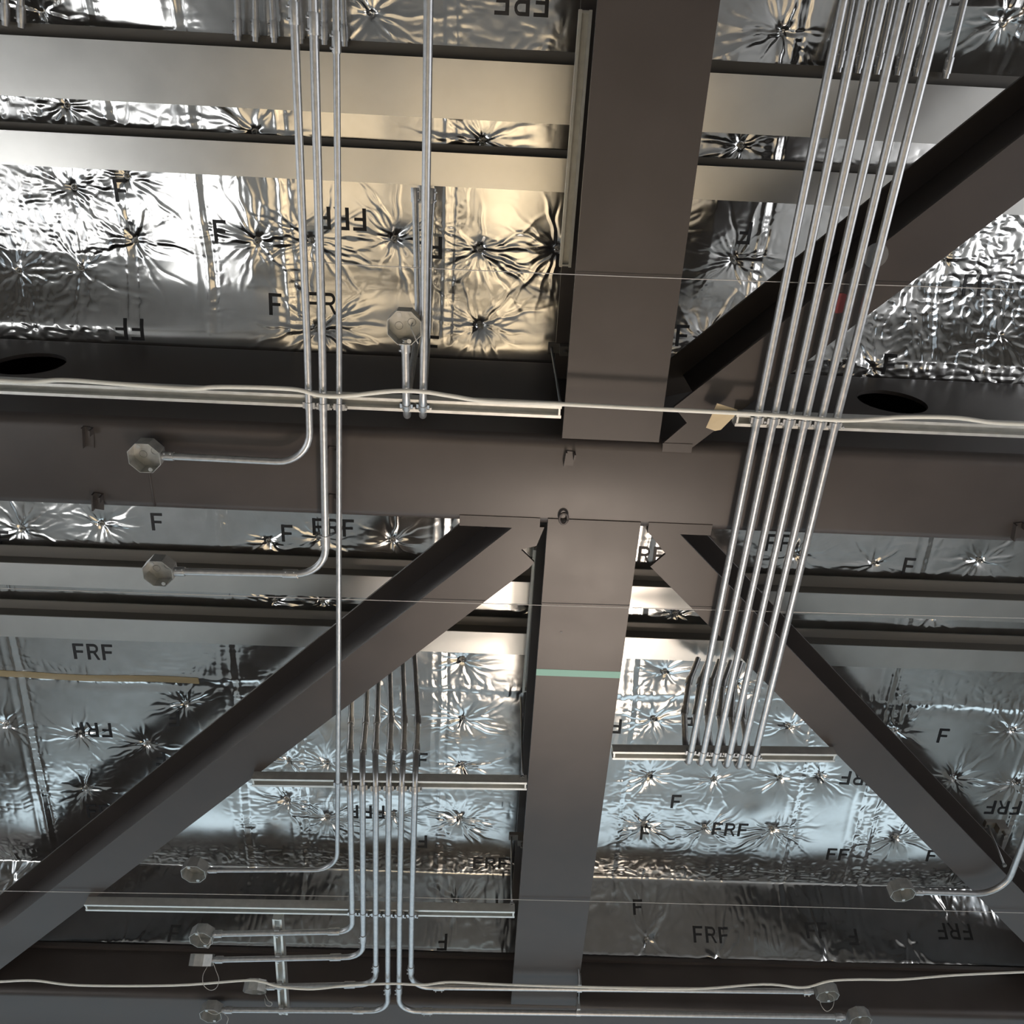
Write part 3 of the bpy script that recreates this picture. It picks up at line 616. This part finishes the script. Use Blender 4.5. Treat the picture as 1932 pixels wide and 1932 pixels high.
# dark stubs above the widest joist
stub_x = ['far left corner, first', 'far left corner, second', 'first', 'second', 'third', 'fourth', 'fifth', 'sixth']
for k, (p, q) in enumerate([((-1.6758, -0.0549, 4.8700), (-1.6530, -0.1700, 4.8700)), ((-1.6244, -0.0513, 4.8700), (-1.6013, -0.1725, 4.8700)), ((-0.9076, -0.0484, 4.8700), (-0.8949, -0.2063, 4.8700)), ((-0.8494, -0.0481, 4.8700), (-0.8361, -0.2091, 4.8700)), ((-0.7875, -0.0479, 4.8700), (-0.7843, -0.2116, 4.8700)),
                            ((-0.7006, -0.0490, 4.8700), (-0.6995, -0.2156, 4.8700)), ((-0.6190, -0.0497, 4.8700), (-0.6130, -0.2198, 4.8700)), ((-0.5516, -0.0483, 4.8700), (-0.5507, -0.2228, 4.8700))]):
    dd = (Vector(q) - Vector(p)).normalized()
    conduit(('dark conduit stub above the widest joist at the ' + stub_x[k]) if k < 2 else ('dark conduit stub above the widest joist, %s of the six left of centre' % stub_x[k]), [Vector(q) + dd * 0.5, Vector(p) - dd * 0.02], 0.0115, [Vector(p) + dd * 0.02], group='dark stubs above the widest joist')
for k, (p, q) in enumerate([((1.1319, -0.0508, 4.8700), (1.1301, -0.3032, 4.8700)), ((1.1997, -0.0508, 4.8700), (1.1997, -0.3065, 4.8700)), ((1.2658, -0.0507, 4.8700), (1.2658, -0.3097, 4.8700)), ((1.3374, -0.0509, 4.8700), (1.3371, -0.3131, 4.8700)), ((1.4019, -0.0507, 4.8700), (1.4015, -0.3162, 4.8700)), ((1.5055, -0.0492, 4.8700), (1.5025, -0.3210, 4.8700))]):
    dd = (Vector(q) - Vector(p)).normalized()
    conduit('dark stub behind the slanting conduits at top right, %s' % ordinal[k], [Vector(q) + dd * 0.5, Vector(p) - dd * 0.02], 0.0115, [Vector(p) + dd * 0.02], group='dark stubs above the widest joist')

# ------------------------------------------------------------------ octagon junction boxes
def octobox(c, label, tilt=0, wire=None, wires=True, rz=22.5):
    t = thing('junction_box', tuple(c), label, 'junction box', 'octagon junction boxes')
    R = 0.0535; H = 0.048; th = 0.0018
    oc = lambda r, z: [(r * math.cos(math.radians(rz + 45 * k)), r * math.sin(math.radians(rz + 45 * k)), z) for k in range(8)]
    b0, b1 = -H / 2, H / 2
    rings = [oc(R, b0), oc(R * 0.99, b1), oc(R * 0.99 - th, b1 - th), oc(R - th, b0)]
    vs = [v for q in rings for v in q]; fs = []
    for a, b in ((0, 1), (2, 3), (3, 0)):
        for k in range(8): fs.append((a * 8 + k, a * 8 + (k + 1) % 8, b * 8 + (k + 1) % 8, b * 8 + k))
    fs.append([8 + k for k in range(8)]); fs.append([16 + k for k in range(8)])
    T = Matrix.Rotation(math.radians(tilt), 3, 'X'); base = Vector(c)
    X = lambda L: [tuple(T @ Vector(v) + base) for v in L]
    m = MB(); m.add(X(vs), fs); m.obj('body', M_box, t)
    for ky, kx in ((0.006, -0.020), (-0.006, 0.018)):
        m = MB()
        pts = [(kx + 0.0115 * math.cos(a), ky + 0.0115 * math.sin(a), b1 - th - 0.001) for a in np.linspace(0, 2 * math.pi, 17)]
        m.tube(X(pts), 0.0009, 6)
        m.obj('knockout', M_rod, t)
    for a in (70, 250):
        m = MB()
        ca, sa = math.cos(math.radians(a)), math.sin(math.radians(a)); q = 0.041
        pts = [(q * ca + 0.007 * math.cos(k), q * sa + 0.007 * math.sin(k)) for k in np.linspace(0, 2 * math.pi, 13)[:-1]]
        n0 = [(x, y, b0 + 0.001) for x, y in pts] + [(x, y, b0 + 0.003) for x, y in pts]
        m.add(X(n0), [list(range(12)), list(range(12, 24))] + [(i, (i + 1) % 12, 12 + (i + 1) % 12, 12 + i) for i in range(12)])
        m.obj('screw_ear', M_box, t)
    if wire == 'inside':
        MB().tube(X([(0.02, -0.004, b1 - 0.004), (0.018, -0.002, b0 + 0.01), (0.036, 0.03, b0 - 0.012), (0.042, 0.04, b0 - 0.014)]), 0.0016, 6).obj('pull_wire', M_wire, t, True)
    return t
def wire_loop(parent, pts, r=0.0013):
    MB().tube(smooth_path(pts, 5), r, 6).obj('pull_wire', M_wire, parent, True)
octobox((-1.0840, 1.1389, 4.0470), 'octagon box in front of the girder at the end of a left-bending conduit')
octobox((-1.1042, 1.5645, 4.0470), 'octagon box in front of the pale joist left of the left brace')
octobox((-0.2690, 0.6888, 4.0470), 'octagon box with brightly lit inside above the long strut', wire='inside')
octobox((-1.1722, 3.0392, 4.0470), 'octagon box against dark foil below the left brace')
b = octobox((-1.1928, 3.4626, 4.0470), 'open octagon box with coiled wire, uppermost of the four at bottom left', 0)
wire_loop(b, [(-1.2033, 3.4037, 4.0300), (-1.1788, 3.4319, 4.0000), (-1.1446, 3.4270, 3.9800), (-1.1354, 3.4123, 4.0000), (-1.1426, 3.4483, 3.9800), (-1.1649, 3.4564, 3.9900)])
b = octobox((-1.2158, 3.6324, 4.0470), 'octagon box turned sideways with a long hanging wire loop', 36)
wire_loop(b, [(-1.1551, 3.6090, 4.0200), (-1.1398, 3.6310, 4.0000), (-1.1145, 3.6370, 3.9600), (-1.1235, 3.6667, 3.9400), (-1.1533, 3.6830, 3.9400), (-1.1818, 3.6619, 3.9500), (-1.1910, 3.6404, 3.9800), (-1.1847, 3.6401, 4.0200)])
b = octobox((-0.9930, 3.8152, 4.0470), 'tilted octagon box beside the short strut crossed by a white cable', 22)
wire_loop(b, [(-0.9438, 3.8303, 4.0200), (-0.9179, 3.8133, 3.9800), (-0.8948, 3.7962, 3.9600), (-0.9016, 3.8200, 3.9600), (-0.9224, 3.8130, 3.9600), (-0.9412, 3.8302, 4.0000)])
b = octobox((-1.2151, 4.0128, 4.0470), 'octagon box at the bottom edge, lowest of the four at bottom left', 0)
wire_loop(b, [(-1.2398, 3.9741, 4.0300), (-1.2135, 4.0016, 4.0300), (-1.1896, 4.0088, 4.0300), (-1.1582, 3.9750, 4.0200), (-1.1143, 3.9485, 3.9800), (-1.1197, 3.9808, 3.9700)])
b = octobox((1.6566, 3.7481, 4.0470), 'octagon box with wire loop at lower right, crossed by the white cable', 6)
wire_loop(b, [(1.6184, 3.7589, 4.0300), (1.6126, 3.7514, 3.9800), (1.6320, 3.7582, 3.9600), (1.6586, 3.7415, 3.9700), (1.6824, 3.7486, 4.0200), (1.6619, 3.7490, 4.0400)])
b = octobox((1.8569, 3.9358, 4.0470), 'octagon box at the bottom edge right of the wire-looped box', 2)
octobox((1.8221, 3.0395, 4.0470), 'octagon box against dark foil at lower right beside the right brace', 6)

# ------------------------------------------------------------------ hangers
def rod(label, a, b, clamp_side=None):
    t = thing('rod_hanger', tuple(a), label, 'hanger', 'thin rod hangers')
    MB().tube([a, b], 0.0045, 8).obj('rod', M_rod, t, True)
    if clamp_side:
        p = Vector(a); m = MB(); s = clamp_side
        m.box(min(p.x - 0.012, p.x + s * 0.075), max(p.x - 0.012, p.x + s * 0.075), p.y - 0.018, p.y + 0.018, p.z - 0.012, p.z + 0.006)
        m.box(min(p.x + s * 0.03, p.x + s * 0.07), max(p.x + s * 0.03, p.x + s * 0.07), p.y - 0.018, p.y + 0.018, p.z - 0.045, p.z - 0.012)
        m.tube([(p.x + s * 0.05, p.y, p.z - 0.07), (p.x + s * 0.05, p.y, p.z - 0.04)], 0.007, 8)
        m.obj('beam_clamp', M_joist_shade_clamp, t)
    q = Vector(b); MB().tube([q, q + Vector((0, 0, 0.008))], 0.009, 6).obj('nut', M_rod, t)
    return t
rod('rod from a clamp on the wide beam to the long left strut', (0.205, 0.925, 4.69), (0.207, 0.925, 4.085), 1)
rod('rod from a clamp on the taped beam to the lowest long strut', (0.165, 3.25, 4.46), (0.165, 3.25, 4.085), 1)
rod('rod beside the taped beam holding the upper left strut', (0.172, 2.50, 4.57), (0.172, 2.50, 4.085), None)
rod('rod at the lower right brace holding the curved conduit', (2.2633, 2.8785, 4.2800), (2.2415, 2.9018, 4.0700), 1)
t = thing('rod_hanger', (0.5069, 3.7965, 4.1000), 'pair of clips on the edge of the taped beam holding two low conduits', 'hanger', 'thin rod hangers')
for p in ((0.5036, 3.7747, 4.0470), (0.5139, 3.9562, 4.0470)):
    q = Vector(p); m = MB()
    m.tube([q + Vector((-0.011, 0, 0)), q + Vector((0.011, 0, 0))], 0.0148, 14); m.box(q.x - 0.008, q.x + 0.008, q.y - 0.030, q.y - 0.013, q.z, q.z + 0.06)
    m.obj('pipe_clip', M_conduit, t)
MB().tube([Vector((0.4968, 3.7062, 4.1000)) + Vector((0, 0, 0.1)), (0.4976, 3.7043, 4.0470), (0.5102, 3.8826, 4.0470)], 0.003, 6).obj('rod', M_rod, t, True)

# ------------------------------------------------------------------ cables, strings, tag
def cable(label, pts, r, mat, nm='cable', cat='cable'):
    o = MB().tube(smooth_path(pts, 6), r, 8).obj(nm, mat, None, True); return tag(o, label, cat)
cable('white cable strung across the whole picture below the girder holes', [(-1.5634, 0.9025, 4.0200), (-1.4701, 0.9015, 4.0200), (-1.3848, 0.9025, 4.0200), (-1.2813, 0.8912, 4.0200), (-1.1262, 0.8956, 4.0200), (-0.9233, 0.9013, 4.0200), (-0.8121, 0.8912, 4.0200), (-0.6072, 0.8884, 4.0200), (-0.5291, 0.9033, 4.0200), (-0.4498, 0.9030, 4.0200), (-0.3064, 0.8813, 4.0200),
      (-0.2160, 0.8789, 4.0200), (-0.1316, 0.8884, 4.0200), (-0.0196, 0.9002, 4.0200), (0.1888, 0.8991, 4.0200), (0.5003, 0.9019, 4.0200), (0.8205, 0.9045, 4.0200), (1.0673, 0.9122, 4.0200), (1.2431, 0.8938, 4.0200), (1.4057, 0.8881, 4.0200), (1.5241, 0.8983, 4.0200), (1.6267, 0.8989, 4.0200), (1.7388, 0.8972, 4.0200)], 0.0070, M_cable)
cable('white cable along the bottom edge passing the wire-looped boxes', [(-2.2788, 3.7945, 4.0200), (-2.1343, 3.7848, 4.0200), (-1.9772, 3.7708, 4.0200), (-1.7804, 3.7976, 4.0200), (-1.3475, 3.7801, 4.0200), (-1.0309, 3.7326, 4.0200), (-0.9548, 3.7372, 4.0200), (-0.8665, 3.7724, 4.0200), (-0.7226, 3.7822, 4.0200), (-0.5519, 3.7480, 4.0200), (-0.3585, 3.7286, 4.0200),
      (-0.2137, 3.7305, 4.0200), (-0.0931, 3.7063, 4.0200), (0.1733, 3.7149, 4.0200), (0.5137, 3.7168, 4.0200), (1.0020, 3.7127, 4.0200), (1.3369, 3.6641, 4.0200), (1.5240, 3.6800, 4.0200), (1.6356, 3.6288, 4.0200), (1.7663, 3.6120, 4.0200), (1.9603, 3.6041, 4.0200), (2.1940, 3.5639, 4.0200), (2.5059, 3.5283, 4.0200), (2.6675, 3.5142, 4.0200)], 0.0052, M_cable)
cable('fine pale string crossing the wide beam above the girder', [(-0.5812, 0.5254, 4.0900), (-0.2779, 0.5292, 4.0900), (0.5508, 0.5239, 4.0900), (1.6258, 0.5077, 4.0900)], 0.0013, M_string, 'string', 'string')
cable('fine pale string crossing the taped beam and the pale joists', [(-1.7973, 1.6911, 4.0900), (-1.6884, 1.6906, 4.0900), (0.0802, 1.6785, 4.0900), (2.0298, 1.6556, 4.0900)], 0.0013, M_string, 'string', 'string')
cable('fine pale string low in the picture above the lowest long strut', [(-2.1864, 3.2642, 4.0900), (-2.0504, 3.2619, 4.0900), (0.1510, 3.2254, 4.0900), (2.5801, 3.2196, 4.0900)], 0.0013, M_string, 'string', 'string')
pg = [(0.6770, 0.8788, 4.0300), (0.7434, 0.8964, 4.0300), (0.7359, 0.9191, 4.0300), (0.7200, 0.9445, 4.0350), (0.7024, 0.9644, 4.0300), (0.6849, 0.9687, 4.0300), (0.6541, 0.9575, 4.0250)]
m = MB(); n = len(pg); m.add(pg + [(p[0], p[1], p[2] + 0.0012) for p in pg], [list(range(n)), list(range(n, 2 * n))] + [(i, (i + 1) % n, n + (i + 1) % n, n + i) for i in range(n)])
tag(m.obj('paper_tag', M_paper), 'torn beige paper tag hanging from the white cable beside the upper right brace', 'tag')
